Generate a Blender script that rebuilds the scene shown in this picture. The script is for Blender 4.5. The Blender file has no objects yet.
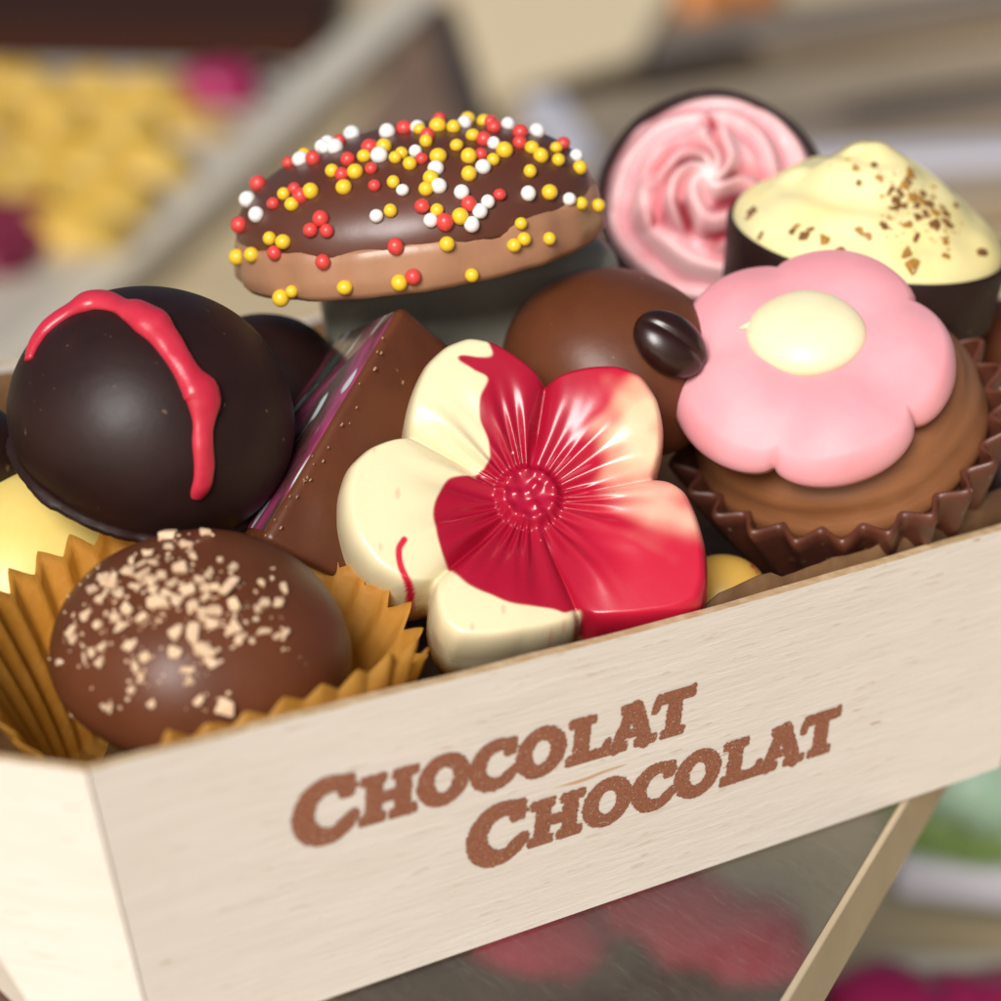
import bpy, bmesh, math, random
import numpy as np
from mathutils import Vector, Matrix, noise
from mathutils.bvhtree import BVHTree

random.seed(7); rng = np.random.default_rng(7)
S = 0.01                                   # everything below is written in centimetres
scene = bpy.context.scene
COL = scene.collection

# ------------------------------------------------------------------ camera
CR = np.array([[0.79310888, -0.60626537, 0.05848591],
               [-0.17402489, -0.31757864, -0.93212614],
               [0.58368968, 0.72909951, -0.35737971]])      # rows: right, down, forward
CP = np.array([-7.7233, -13.9688, 8.1889]); F = 2585.6
cam_d = bpy.data.cameras.new('camera'); cam = bpy.data.objects.new('camera', cam_d); COL.objects.link(cam)
cam.matrix_world = Matrix([[CR[0][i], -CR[1][i], -CR[2][i], CP[i] * S] for i in range(3)] + [[0, 0, 0, 1]])
cam_d.sensor_width = 36; cam_d.lens = F / 1001 * 36
cam_d.clip_start = 0.01; cam_d.clip_end = 50
cam_d.dof.use_dof = True; cam_d.dof.focus_distance = 21.25 * S; cam_d.dof.aperture_fstop = 20.5
scene.camera = cam

# ------------------------------------------------------------------ light
SUN_STRENGTH, SKY = 3.7, 0.05
world = bpy.data.worlds.new('World'); scene.world = world; world.use_nodes = True
wn = world.node_tree.nodes; wl = world.node_tree.links
sky = wn.new('ShaderNodeTexSky'); sky.sky_type = 'NISHITA'; sky.sun_disc = False
# direction towards the light (x right, y away from the viewer)
SUN_DIR = Vector((-0.72, -0.49, 0.58)).normalized()
sky.sun_elevation = math.asin(SUN_DIR.z); sky.sun_rotation = math.atan2(SUN_DIR.x, SUN_DIR.y)
sky.air_density = 1.0; sky.dust_density = 3.0; sky.ozone_density = 0.6
wl.new(sky.outputs[0], wn['Background'].inputs[0]); wn['Background'].inputs[1].default_value = SKY
sun_d = bpy.data.lights.new('sun', 'SUN'); sun = bpy.data.objects.new('sun', sun_d); COL.objects.link(sun)
sun_d.energy = SUN_STRENGTH; sun_d.angle = math.radians(26); sun_d.color = (1.0, 0.985, 0.965)
sun.rotation_euler = (-SUN_DIR).to_track_quat('-Z', 'Y').to_euler(); sun.location = SUN_DIR * 2
scene.view_settings.view_transform = 'Standard'; scene.view_settings.look = 'None'
scene.view_settings.exposure = 0.14; scene.view_settings.gamma = 1.0; scene.view_settings.use_curve_mapping = False
scene.cycles.use_denoising = True
scene.cycles.max_bounces = 8; scene.cycles.sample_clamp_indirect = 6

# ------------------------------------------------------------------ helpers: geometry of the view
def at(px, py, d):                         # the point seen at a photograph position, d cm along the view
    return CP + d * (CR[2] + (px - 500.5) / F * CR[0] + (py - 500.5) / F * CR[1])
def on_z(px, py, z):
    r = at(px, py, 1.0) - CP
    return CP + r * (z - CP[2]) / r[2]
def cdir(r, u, t):                         # right, up, towards the viewer -> world
    v = r * CR[0] - u * CR[1] - t * CR[2]
    return v / np.linalg.norm(v)
class Frame:                               # a thing's own place and tilt
    def __init__(s, o, z=(0, 0, 1), x=None):
        s.o = np.array(o, float); z = np.array(z, float); z /= np.linalg.norm(z)
        x = CR[0] if x is None else np.array(x, float)
        x = x - z * (x @ z); x /= np.linalg.norm(x)
        s.M = np.array([x, np.cross(z, x), z]).T
    def w(s, v): return np.atleast_2d(v) @ s.M.T + s.o
    def l(s, v): return (np.atleast_2d(v) - s.o) @ s.M
    def mat(s):
        return Matrix([[*s.M[i], s.o[i] * S] for i in range(3)] + [[0, 0, 0, 1]])

# ------------------------------------------------------------------ helpers: objects
def thing(name, label, cat, fr, group=None, kind=None):
    o = bpy.data.objects.new(name, None); COL.objects.link(o)
    o.empty_display_size = .004
    o.matrix_world = fr.mat()
    o['label'] = label; o['category'] = cat
    if group: o['group'] = group
    if kind: o['kind'] = kind
    return o
def tag(o, label=None, cat=None, group=None, kind=None):
    for k, v in (('label', label), ('category', cat), ('group', group), ('kind', kind)):
        if v: o[k] = v
    return o
def mesh_data(name, V, Fc, mats, cols=None, smooth=True, fmat=None):
    me = bpy.data.meshes.new(name)
    me.from_pydata([tuple(v) for v in (np.asarray(V, float) * S)], [], [tuple(int(i) for i in f) for f in Fc])
    for m in (mats if isinstance(mats, (list, tuple)) else [mats]): me.materials.append(m)
    if cols is not None:
        a = me.color_attributes.new('Col', 'FLOAT_COLOR', 'POINT')
        c = np.ones((len(V), 4)); c[:, :3] = cols
        a.data.foreach_set('color', c.ravel())
    if smooth: me.polygons.foreach_set('use_smooth', [True] * len(me.polygons))
    if fmat is not None: me.polygons.foreach_set('material_index', list(fmat))
    me.update(); return me
def obj(name, V, Fc, mats, parent=None, cols=None, smooth=True, fmat=None, fr=None):
    o = bpy.data.objects.new(name, mesh_data(name, V, Fc, mats, cols, smooth, fmat)); COL.objects.link(o)
    if parent is not None: o.parent = parent
    if fr is not None: o.matrix_world = fr.mat()
    return o
def grid_faces(nr, nt, closed=True, flip=False):
    f = []
    for i in range(nr - 1):
        for j in range(nt if closed else nt - 1):
            k = (j + 1) % nt
            q = (i * nt + j, i * nt + k, (i + 1) * nt + k, (i + 1) * nt + j)
            f.append(q[::-1] if flip else q)
    return f
def lathe(prof, n, mod=None, cap=True):    # profile (r,z) from the top pole/outer rim downwards
    V = []
    th = np.linspace(0, 2 * math.pi, n, endpoint=False)
    for i, (r, z) in enumerate(prof):
        rr, zz = (np.full(n, r), np.full(n, z)) if mod is None else mod(th, i, r, z)
        V.append(np.stack([rr * np.cos(th), rr * np.sin(th), zz + 0 * th], 1))
    V = np.concatenate(V); Fc = grid_faces(len(prof), n, flip=True)
    if cap:
        Fc.append(tuple(range(n))); b = (len(prof) - 1) * n; Fc.append(tuple(range(b + n - 1, b - 1, -1)))
    return V, Fc
def lump(V, amp, freq, seed=0.0):          # push points along their direction by smooth noise
    V = np.array(V, float); c = V.mean(0)
    for i, v in enumerate(V):
        d = v - c; L = np.linalg.norm(d) + 1e-9
        V[i] = v + d / L * amp * noise.noise(Vector(v * freq) + Vector((seed, seed * 1.7, -seed)))
    return V
def smoothstep(a, b, x):
    t = np.clip((x - a) / (b - a), 0, 1); return t * t * (3 - 2 * t)
def tube(P, R, n=14, close=True):
    P = np.array(P, float); V = []
    T = np.gradient(P, axis=0); T /= np.linalg.norm(T, axis=1)[:, None]
    a = np.cross(T[0], [0.3, 0.5, 0.8]); a /= np.linalg.norm(a)
    for i in range(len(P)):
        a = a - T[i] * (a @ T[i]); a /= np.linalg.norm(a); b = np.cross(T[i], a)
        for k in range(n):
            t = 2 * math.pi * k / n; V.append(P[i] + R[i] * (math.cos(t) * a + math.sin(t) * b))
    Fc = grid_faces(len(P), n)
    if close: Fc += [tuple(range(n))[::-1], tuple(range((len(P) - 1) * n, len(P) * n))]
    return np.array(V), Fc
def spline(P, m):                          # Catmull-Rom through the rows of P
    P = np.array(P, float); n = len(P); out = []
    Q = np.vstack([2 * P[0] - P[1], P, 2 * P[-1] - P[-2]])
    for t in np.linspace(0, n - 1 - 1e-6, m):
        i = int(t); u = t - i; a, b, c, d = Q[i:i + 4]
        out.append(.5 * (2 * b + (c - a) * u + (2 * a - 5 * b + 4 * c - d) * u * u + (3 * b - a - 3 * c + d) * u ** 3))
    return np.array(out)
def rbox(lx, ly, lz, bev, seg=3):          # bevelled box, origin at base centre
    bm = bmesh.new(); bmesh.ops.create_cube(bm, size=1)
    for v in bm.verts: v.co = Vector((v.co.x * lx, v.co.y * ly, (v.co.z + .5) * lz))
    if bev: bmesh.ops.bevel(bm, geom=bm.edges[:] , offset=bev, segments=seg, affect='EDGES', profile=.5)
    V, Fc = bm_out(bm); return V, Fc
def bm_out(bm):
    bm.verts.index_update(); V = np.array([v.co[:] for v in bm.verts]); Fc = [[v.index for v in f.verts] for f in bm.faces]
    bm.free(); return V, Fc
def hexa(P, bev=0.0, seg=3):               # solid from 8 corners: 4 of one face, 4 of the opposite
    bm = bmesh.new(); v = [bm.verts.new(p) for p in P]
    for f in ((0, 1, 2, 3), (7, 6, 5, 4), (0, 4, 5, 1), (1, 5, 6, 2), (2, 6, 7, 3), (3, 7, 4, 0)): bm.faces.new([v[i] for i in f])
    bmesh.ops.recalc_face_normals(bm, faces=bm.faces)
    if bev: bmesh.ops.bevel(bm, geom=bm.edges[:], offset=bev, segments=seg, affect='EDGES', profile=.5)
    return bm_out(bm)
def sdf_poly(P, Q):                        # signed distance to polygon Q, positive inside
    P = np.asarray(P, float); Q = np.asarray(Q, float); n = len(Q)
    d = np.full(len(P), 1e9); ins = np.zeros(len(P), bool)
    for i in range(n):
        a, b = Q[i], Q[(i + 1) % n]; e = b - a; w = P - a
        t = np.clip((w @ e) / (e @ e + 1e-12), 0, 1); d = np.minimum(d, np.linalg.norm(w - t[:, None] * e, axis=1))
        c = ((a[1] <= P[:, 1]) & (P[:, 1] < b[1])) | ((b[1] <= P[:, 1]) & (P[:, 1] < a[1]))
        with np.errstate(divide='ignore', invalid='ignore'):
            xi = a[0] + (P[:, 1] - a[1]) / (b[1] - a[1]) * e[0]
        ins ^= c & (P[:, 0] < xi)
    return np.where(ins, d, -d)
def project(W):
    q = (np.atleast_2d(W) - CP) @ CR.T
    return q[:, :2] / q[:, 2:3] * F + 500.5
class Caster:                              # finds the surface point of a body under a photograph position
    def __init__(s, V, Fc, fr):
        s.fr = fr; W = fr.w(V); s.b = BVHTree.FromPolygons([Vector(v) for v in W], [list(f) for f in Fc])
        s.c = W.mean(0)
    def hit(s, px, py):
        o = Vector(CP); d = Vector(at(px, py, 1.0) - CP).normalized()
        p, n, _, _ = s.b.ray_cast(o, d)
        if p is None:
            t = (Vector(s.c) - o).dot(d); p, n, _, _ = s.b.find_nearest(o + d * t)
        return s.fr.l(np.array(p))[0], np.array(n) @ s.fr.M

# ------------------------------------------------------------------ helpers: materials
def lin(r, g, b):
    f = lambda c: (c / 255 / 12.92) if c <= 10.3 else ((c / 255 + .055) / 1.055) ** 2.4
    return (f(r), f(g), f(b))
def mat(name, col, rough=.4, col2=None, mscale=150, mix=(.4, .65), bump=0, bscale=500, spec=.5, sss=0, ssr=(1, .4, .2), sscale=.002,
        coat=0, attr=False, stretch=None, specks=None, rvar=0, detail=4):
    m = bpy.data.materials.new(name); m.use_nodes = True; N = m.node_tree.nodes; L = m.node_tree.links
    b = N['Principled BSDF']; b.inputs['Roughness'].default_value = rough; b.inputs['Specular IOR Level'].default_value = spec
    b.inputs['Coat Weight'].default_value = coat; b.inputs['Coat Roughness'].default_value = .15
    tc = N.new('ShaderNodeTexCoord'); vec = tc.outputs['Object']
    if stretch:
        mp = N.new('ShaderNodeMapping'); mp.inputs['Scale'].default_value = stretch; L.new(vec, mp.inputs[0]); vec = mp.outputs[0]
    def nz(scale, det=4):
        n = N.new('ShaderNodeTexNoise'); n.inputs['Scale'].default_value = scale; n.inputs['Detail'].default_value = det
        n.inputs['Roughness'].default_value = .6; L.new(vec, n.inputs[0]); return n.outputs[0]
    def ramp(src, a, c):
        r = N.new('ShaderNodeMapRange'); r.inputs[1].default_value = a; r.inputs[2].default_value = c; r.clamp = True
        L.new(src, r.inputs[0]); return r.outputs[0]
    def mixc(fac, A, B):
        x = N.new('ShaderNodeMix'); x.data_type = 'RGBA'
        if fac is not None: L.new(fac, x.inputs[0])
        for s, v in ((x.inputs[6], A), (x.inputs[7], B)):
            if isinstance(v, tuple): s.default_value = (*v, 1)
            else: L.new(v, s)
        return x.outputs[2]
    c = tuple(col) if col is not None else None
    if attr:
        a = N.new('ShaderNodeAttribute'); a.attribute_name = 'Col'; c = a.outputs['Color']
    if col2 is not None: c = mixc(ramp(nz(mscale, detail), *mix), c, tuple(col2))
    if specks:                             # small marks of their own on the surface: (colour, scale, threshold)
        for sc_col, sc, th in specks: c = mixc(ramp(nz(sc, 2), th, th + .03), c, tuple(sc_col))
    if isinstance(c, tuple): b.inputs['Base Color'].default_value = (*c, 1)
    else: L.new(c, b.inputs['Base Color'])
    if rvar:
        r = N.new('ShaderNodeMapRange'); r.inputs[1].default_value = .3; r.inputs[2].default_value = .7
        r.inputs[3].default_value = max(.02, rough - rvar); r.inputs[4].default_value = rough + rvar
        L.new(nz(bscale * .4, 5), r.inputs[0]); L.new(r.outputs[0], b.inputs['Roughness'])
    if bump:
        bp = N.new('ShaderNodeBump'); bp.inputs['Strength'].default_value = 1; bp.inputs['Distance'].default_value = bump * S
        L.new(nz(bscale, 5), bp.inputs['Height']); L.new(bp.outputs[0], b.inputs['Normal'])
    if sss:
        b.inputs['Subsurface Weight'].default_value = sss; b.inputs['Subsurface Radius'].default_value = ssr
        b.inputs['Subsurface Scale'].default_value = sscale
    m['b'] = 1
    return m

DARK = (.017, .0052, .0042); MILK = (.125, .037, .0145)
M_dark = mat('dark_chocolate', DARK, .51, (.023, .0075, .006), 180, spec=.34, bump=.010, bscale=130, rvar=.07, specks=[((.12, .06, .04), 900, .715)])
M_milk = mat('milk_chocolate', MILK, .43, (.105, .031, .012), 150, spec=.30, bump=.010, bscale=140, rvar=.07, specks=[((.30, .16, .10), 800, .72)])
M_milk_light = mat('pale_milk_chocolate', (.27, .105, .040), .46, (.235, .09, .034), 120, bump=.012, bscale=60, rvar=.05, stretch=(1, 1, 7), specks=[((.14, .05, .02), 900, .74)])
M_cup = mat('moulded_chocolate', (.115, .034, .018), .42, (.09, .027, .016), 300, bump=.006, bscale=420, rvar=.08, specks=[((.30, .2, .17), 1300, .71)])
M_white = mat('white_chocolate', (.80, .66, .33), .36, (.78, .60, .26), 130, sss=.25, bump=.003, bscale=200)
M_yellow = mat('yellow_white_chocolate', (.80, .62, .20), .4, (.78, .56, .14), 120, sss=.25, bump=.003, bscale=200)
M_flower = mat('marbled_chocolate', None, .27, attr=True, bump=.003, bscale=260, rvar=.06, sss=.15, sscale=.001, coat=.12, specks=[((.85, .55, .45), 700, .755)])
M_pink = mat('pink_chocolate', (.80, .32, .355), .50, (.82, .38, .41), 90, spec=.3, sss=.25, bump=.008, bscale=110, rvar=.08, specks=[((.55, .2, .2), 700, .765)])
M_button = mat('cream_chocolate', (.84, .74, .50), .42, (.82, .70, .43), 150, sss=.25, bump=.003)
M_drizzle = mat('red_drizzle', (.50, .020, .045), .33, (.56, .035, .06), 250, bump=.01, bscale=300, sss=.15, sscale=.001)
M_swirl = mat('pink_cream', None, .42, attr=True, bump=.006, bscale=300, sss=.2)
M_cream = mat('yellow_cream', (.87, .76, .40), .45, (.86, .71, .30), 120, bump=.02, bscale=90, sss=.2, specks=[((.6, .33, .06), 420, .70)])
M_crumb = mat('toffee_crumb', (.24, .11, .03), .4, (.12, .045, .012), 600)
M_amber = mat('amber_crumb', (.42, .22, .04), .3, (.3, .13, .02), 500)
M_nut = mat('chopped_nut', (.78, .50, .29), .6, (.84, .66, .46), 500, bump=.01, bscale=900)
M_s = {'Y': mat('yellow_sugar', (.80, .52, .03), .33), 'R': mat('red_sugar', (.66, .06, .05), .33), 'W': mat('white_sugar', (.82, .80, .77), .33)}
M_bean = mat('roasted_bean', (.022, .007, .005), .28, (.03, .010, .008), 300, bump=.004, bscale=300)

def wood(name, ca, cb, axis=0, dark=(.46, .30, .20)):
    st = [1, 1, 1]; st[axis] = .10
    return mat(name, ca, .66, cb, 900, mix=(.32, .72), bump=.008, bscale=2600, spec=.2, stretch=tuple(st),
               specks=[((.65, .56, .47), 2600, .665), (dark, 1500, .74), ((.60, .38, .25), 700, .73)], detail=8)
M_wood = wood('pale_wood', (.76, .69, .615), (.71, .635, .555), 0)
M_edge = mat('cut_wood_edge', (.55, .36, .18), .7, (.70, .52, .32), 600, bump=.01)
M_liner = mat('brown_parchment', (.19, .095, .038), .6, (.11, .05, .02), 200, bump=.02, bscale=160)
M_ink = mat('brown_ink', (.33, .13, .075), .8, (.18, .062, .034), 5200, mix=(.42, .66), spec=.1, detail=2, specks=[((.60, .38, .27), 5200, .63)])

def paper_mat():
    m = mat('golden_paper', (.74, .42, .09), .5, (.64, .34, .06), 400, bump=.03, bscale=330)
    N = m.node_tree.nodes; L = m.node_tree.links; b = N['Principled BSDF']
    t = N.new('ShaderNodeBsdfTranslucent'); t.inputs[0].default_value = (.95, .62, .14, 1)
    x = N.new('ShaderNodeMixShader'); x.inputs[0].default_value = .62
    out = N['Material Output']; L.new(b.outputs[0], x.inputs[1]); L.new(t.outputs[0], x.inputs[2]); L.new(x.outputs[0], out.inputs[0])
    return m
M_paper = paper_mat()

# ================================================================== THE STALL (setting and blurred things behind)
ZC = -14.0                                 # the counter
M_counter = mat('cream_counter', (.62, .49, .29), .5, (.56, .43, .25), 20)
V = [(-250, -150, ZC), (350, -150, ZC), (350, 350, ZC), (-250, 350, ZC), (-250, -150, ZC - 3), (350, -150, ZC - 3), (350, 350, ZC - 3), (-250, 350, ZC - 3)]
tag(obj('counter', V, [(0, 1, 2, 3), (7, 6, 5, 4), (0, 4, 5, 1), (1, 5, 6, 2), (2, 6, 7, 3), (3, 7, 4, 0)], M_counter, smooth=False), 'cream stall counter under the trays', 'counter', kind='structure')

def slab(name, pts, z0, h, m, parent=None, bev=.25):
    """a solid whose top outline is seen at these four photograph positions"""
    T = [on_z(*p, z0 + h) for p in pts]
    B = [t - np.array([0, 0, h]) for t in T]
    V, Fc = hexa(T + B, bev, 2)
    return obj(name, V, Fc, m, parent, smooth=False)
def bar(name, a, b, z, w, h, m, parent=None):
    A, B = on_z(*a, z), on_z(*b, z); d = B - A; d /= np.linalg.norm(d); n = np.array([-d[1], d[0], 0]) * w / 2; k = np.array([0, 0, -h])
    V, Fc = hexa([A - n, B - n, B + n, A + n, A - n + k, B - n + k, B + n + k, A + n + k], min(w, h) * .2, 2)
    return obj(name, V, Fc, m, parent, smooth=False)
M_rim = mat('grey_plastic_rim', (.54, .47, .37), .35)
M_rim2 = mat('pale_plastic_rim', (.68, .60, .47), .35)
M_maroon = mat('maroon_tray_floor', (.16, .03, .03), .5)
M_brown_tray = mat('brown_tray', (.23, .14, .09), .6, (.17, .10, .065), 12)
M_darkbox = mat('dark_brown_box', (.04, .014, .008), .7, spec=.1)
M_creambox = mat('cream_box', (.80, .64, .40), .5)
M_orange = mat('orange_candy', (.42, .15, .03), .4)
M_plank = mat('grey_brown_plank', (.20, .15, .105), .5, (.27, .21, .15), 10, stretch=(.3, 1, 1))
M_plank2 = mat('tan_plank', (.36, .28, .19), .5, (.27, .21, .14), 10)
M_gap = mat('dark_slot', (.045, .032, .026), .7)
M_lilac = mat('pale_lilac_plastic_and_glare', (.62, .59, .64), .3)
M_ycandy = mat('yellow_candy', (.52, .30, .025), .5, (.56, .38, .09), 60)
M_mag = mat('magenta_candy', (.30, .012, .075), .35)
M_mag_lifted = mat('shade_lifted_magenta_candy', (.42, .012, .075), .6, spec=.1); M_mag2 = mat('dark_magenta_candy', (.15, .01, .03), .4)  # under-shelf magenta is brightened in colour to offset the box's shadow
M_dcandy = mat('dark_candy', (.045, .022, .016), .4)
M_green = mat('green_candy', (.20, .30, .09), .4); M_mint = mat('mint_candy', (.38, .56, .40), .35)

ground = lambda px, py, z=ZC: Frame(on_z(px, py, z))
# candy tray, far left
t = thing('candy_tray', 'blurred grey rimmed tray of yellow candies behind the box', 'tray', ground(100, 180))
def local(o, par):                         # keep the world place while making it a part
    bpy.context.view_layer.update(); o.parent = par; o.matrix_parent_inverse = par.matrix_world.inverted(); return o
local(slab('tray_floor', [(-220, 60), (275, 72), (10, 310), (-330, 310)], ZC + .05, .5, M_maroon), t)
local(bar('rim', (-220, 62), (290, 74), ZC + 1.3, 2.6, 1.2, M_rim), t)
local(bar('rim', (287, 66), (-60, 352), ZC + 1.3, 2.6, 1.2, M_rim), t)
cand = []
def candy(name, label, m, px, py, z, r, group, cat='candy', sq=.75):
    V, Fc = lathe([(r * math.sin(a), r * sq * math.cos(a)) for a in np.linspace(.02, math.pi - .02, 9)], 14)
    V = lump(V, r * .25, 1.1 / r, px * .37)
    p = on_z(px, py, z); o = obj(name, V, Fc, m, fr=Frame(p - [0, 0, 0], (random.uniform(-.3, .3), random.uniform(-.3, .3), 1)))
    tag(o, label, cat, group); return o
M_caramel = mat('caramel_candy', (.34, .20, .05), .45, (.42, .27, .09), 60)
yl = [(-25, 90), (28, 96), (95, 100), (150, 104), (-5, 128), (58, 130), (122, 138), (182, 128), (25, 168), (85, 170), (150, 172), (-20, 190), (55, 208), (108, 212), (78, 240), (10, 205)]
cl = [(62, 98), (185, 108), (92, 132), (0, 150), (118, 176), (130, 205), (50, 240), (205, 140)]
for x, y in yl: candy('yellow_candy', 'blurred yellow candy lying in the grey rimmed tray', M_ycandy, x, y, ZC + 1.3, random.uniform(1.3, 1.65), 'yellow candies in the tray')
for x, y in cl: candy('caramel_candy', 'blurred caramel brown candy among the yellow ones in the tray', M_caramel, x, y, ZC + 1.0, random.uniform(1.1, 1.3), 'caramel candies in the tray')
candy('magenta_candy', 'bright magenta candy in the corner of the yellow candy tray', M_mag, 218, 92, ZC + 1.6, 1.6, 'magenta candies in the tray')
for x, y in ((-15, 225), (20, 245), (-10, 268), (30, 222)):
    candy('magenta_candy', 'dark magenta candy heaped at the near end of the yellow candy tray', M_mag2, x, y, ZC + 1.3, 1.2, 'magenta candies in the tray')
tag(slab('dark_box', [(-200, -30), (345, -40), (322, 30), (-200, 22)], ZC, 1.6, M_darkbox), 'long dark brown box behind the yellow candy tray', 'box')
tag(bar('pale_rail', (455, -40), (-60, 395), ZC + 1.2, 2.2, 1.2, M_rim2), 'pale rail running diagonally beside the candy tray', 'rail')
t = thing('brown_tray', 'brown metal tray behind the sprinkled chocolate', 'tray', ground(420, 110))
local(slab('tray_floor', [(300, 215), (415, 25), (470, 30), (490, 215)], ZC, .6, M_brown_tray), t)
local(bar('rim', (440, 0), (492, 150), ZC + 1.6, 1.2, 1.5, M_gap), t)
tag(slab('cream_box', [(440, -60), (700, -60), (640, 48), (490, 92)], ZC, 2.2, M_creambox), 'cream coloured box at the top edge of the view', 'box')
candy('orange_candy', 'blurred orange brown candy beside the cream box', M_orange, 690, -2, ZC + 1.2, 2.2, None)
candy('orange_candy', 'second orange brown candy farther along from the cream box', M_orange, 745, -12, ZC + 1.2, 1.8, None)
pl = [((520, 60), (1060, -20), M_plank, 5.5), ((540, 118), (1060, 45), M_plank2, 3.2), ((560, 150), (1080, 85), M_plank, 4.5), ((640, 215), (1080, 168), M_plank2, 3.5)]
for (a, b, m, w), lab in zip(pl, ('grey brown plank, farthest of the slats behind the pink rosette', 'tan plank, second farthest of the slats behind the pink rosette', 'grey brown plank just behind the lilac glare strip', 'tan plank nearest to the pink rosette')):
    tag(bar('wooden_plank', a, b, ZC + 1.6, w, 1.4, m), lab, 'plank', 'planks behind the rosette')
tag(bar('dark_strip', (520, 88), (745, 40), ZC + 1.75, 1.7, .5, M_gap), 'dark strip lying across the planks beside the cream box', 'strip')
tag(bar('dark_strip', (840, 112), (1080, 74), ZC + 1.75, 1.8, .5, M_gap), 'dark strip lying across the planks above the yellow cream', 'strip')
tag(bar('lilac_glare_strip', (770, 158), (1080, 142), ZC + 2.2, 2.4, .5, M_lilac), 'pale lilac glare modelled as a strip behind the yellow cream cup', 'strip')  # bright glare on the planks, built as a solid lilac bar
tag(slab('lilac_glare_patch', [(520, 95), (560, 90), (600, 150), (572, 170)], ZC, 2.0, M_lilac), 'pale lilac glare modelled as a wrapper between sprinkled chocolate and pink rosette', 'patch')  # second spot of glare, given a lilac body of its own

# below right of the box
for (x, y, z, r, m, nm, lab) in ((975, 780, -11, 1.0, M_mint, 'mint_candy', 'mint green candy beyond the right side of the shelf'), (1015, 795, -11.5, 1.2, M_mint, 'mint_candy', 'second mint green candy at the right picture edge'),
                     (950, 812, -12, 1.2, M_green, 'green_candy', 'leaf green candy beside the shelf edge'), (985, 822, -12, 1.1, M_green, 'green_candy', 'leaf green candy in front of the mint candies'), (960, 785, -12, 1.2, M_green, 'green_candy', 'leaf green candy half under the wooden box')):
    candy(nm, lab, m, x, y, z, r, 'green candies', sq=.85)
tag(bar('lilac_rail', (898, 850), (1100, 872), ZC + 1.6, .9, .7, M_lilac), 'shiny white rail in front of the green candies', 'rail')
tag(bar('pale_rail', (880, 965), (1100, 968), ZC + 1.0, 1.0, .9, M_rim2), 'pale rail in front of the magenta candies', 'rail')
for k, (x, y) in enumerate(((868, 1026), (908, 1024), (955, 1026), (1003, 1030))):
    candy('magenta_candy', 'magenta candy beyond the shelf at the bottom picture edge', M_mag, x, y, ZC + .9, 1.15, 'magenta candies beyond the shelf')
# under the clear shelf
for x, y in ((520, 915), (575, 905), (630, 918), (690, 935), (735, 948), (545, 950)):
    candy('magenta_candy', 'magenta candy seen through the scratched clear shelf', M_mag_lifted, x, y, ZC + 1.8, 1.25, 'magenta candies under the shelf')
for x, y in ((440, 985), (480, 1010), (520, 1015), (570, 1010), (620, 1005), (670, 1010), (720, 1010), (770, 1020), (560, 1050), (620, 1050), (420, 1030), (700, 1050), (400, 985)):
    candy('dark_candy', 'dark chocolate seen through the scratched clear shelf', M_dcandy, x, y, ZC + 1.2, 1.15, 'dark chocolates under the shelf')
for x, y in ((-40, 1010), (10, 1000), (-10, 960), (60, 1040)):
    candy('brown_candy', 'brown chocolate under the shelf left of the wooden box', M_milk, x, y, ZC + 1.5, 1.8, 'brown chocolates under the shelf')

# clear shelf the box stands on
ZS = -2.50
def shelf_mat():
    m = bpy.data.materials.new('scratched_acrylic'); m.use_nodes = True; N = m.node_tree.nodes; L = m.node_tree.links; N.remove(N['Principled BSDF'])
    tr = N.new('ShaderNodeBsdfTransparent'); tr.inputs[0].default_value = (.93, .92, .88, 1)
    gl = N.new('ShaderNodeBsdfGlossy'); gl.inputs['Roughness'].default_value = .16
    df = N.new('ShaderNodeBsdfDiffuse'); df.inputs[0].default_value = (.62, .56, .46, 1)
    tc = N.new('ShaderNodeTexCoord'); fac = None
    for k, (rot, sc) in enumerate(((.5, 170), (1.9, 200), (2.7, 150), (1.2, 230))):   # thin scratches in four directions
        mp = N.new('ShaderNodeMapping'); mp.inputs['Rotation'].default_value = (0, 0, rot); mp.inputs['Scale'].default_value = (1, .06, 1); L.new(tc.outputs['Object'], mp.inputs[0])
        ds = N.new('ShaderNodeTexNoise'); ds.inputs['Scale'].default_value = sc * 9; ds.inputs['Detail'].default_value = 1; ds.inputs['Distortion'].default_value = 3.5; L.new(mp.outputs[0], ds.inputs[0])
        r = N.new('ShaderNodeMapRange'); r.inputs[1].default_value = .665; r.inputs[2].default_value = .70; L.new(ds.outputs[0], r.inputs[0])
        if fac is None: fac = r.outputs[0]
        else:
            mx = N.new('ShaderNodeMath'); mx.operation = 'MAXIMUM'; L.new(fac, mx.inputs[0]); L.new(r.outputs[0], mx.inputs[1]); fac = mx.outputs[0]
    ml = N.new('ShaderNodeMath'); ml.operation = 'MULTIPLY_ADD'; ml.inputs[1].default_value = .05; ml.inputs[2].default_value = .045; L.new(fac, ml.inputs[0])
    fr = N.new('ShaderNodeFresnel'); fr.inputs[0].default_value = 1.33
    ge = N.new('ShaderNodeNewGeometry'); iv = N.new('ShaderNodeMath'); iv.operation = 'SUBTRACT'; iv.inputs[0].default_value = 1; L.new(ge.outputs['Backfacing'], iv.inputs[1])
    fm_ = N.new('ShaderNodeMath'); fm_.operation = 'MULTIPLY'; L.new(fr.outputs[0], fm_.inputs[0]); L.new(iv.outputs[0], fm_.inputs[1])
    a = N.new('ShaderNodeMixShader'); L.new(fm_.outputs[0], a.inputs[0]); L.new(tr.outputs[0], a.inputs[1]); L.new(gl.outputs[0], a.inputs[2])
    b = N.new('ShaderNodeMixShader'); L.new(ml.outputs[0], b.inputs[0]); L.new(a.outputs[0], b.inputs[1]); L.new(df.outputs[0], b.inputs[2])
    L.new(b.outputs[0], N['Material Output'].inputs[0]); return m
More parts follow.
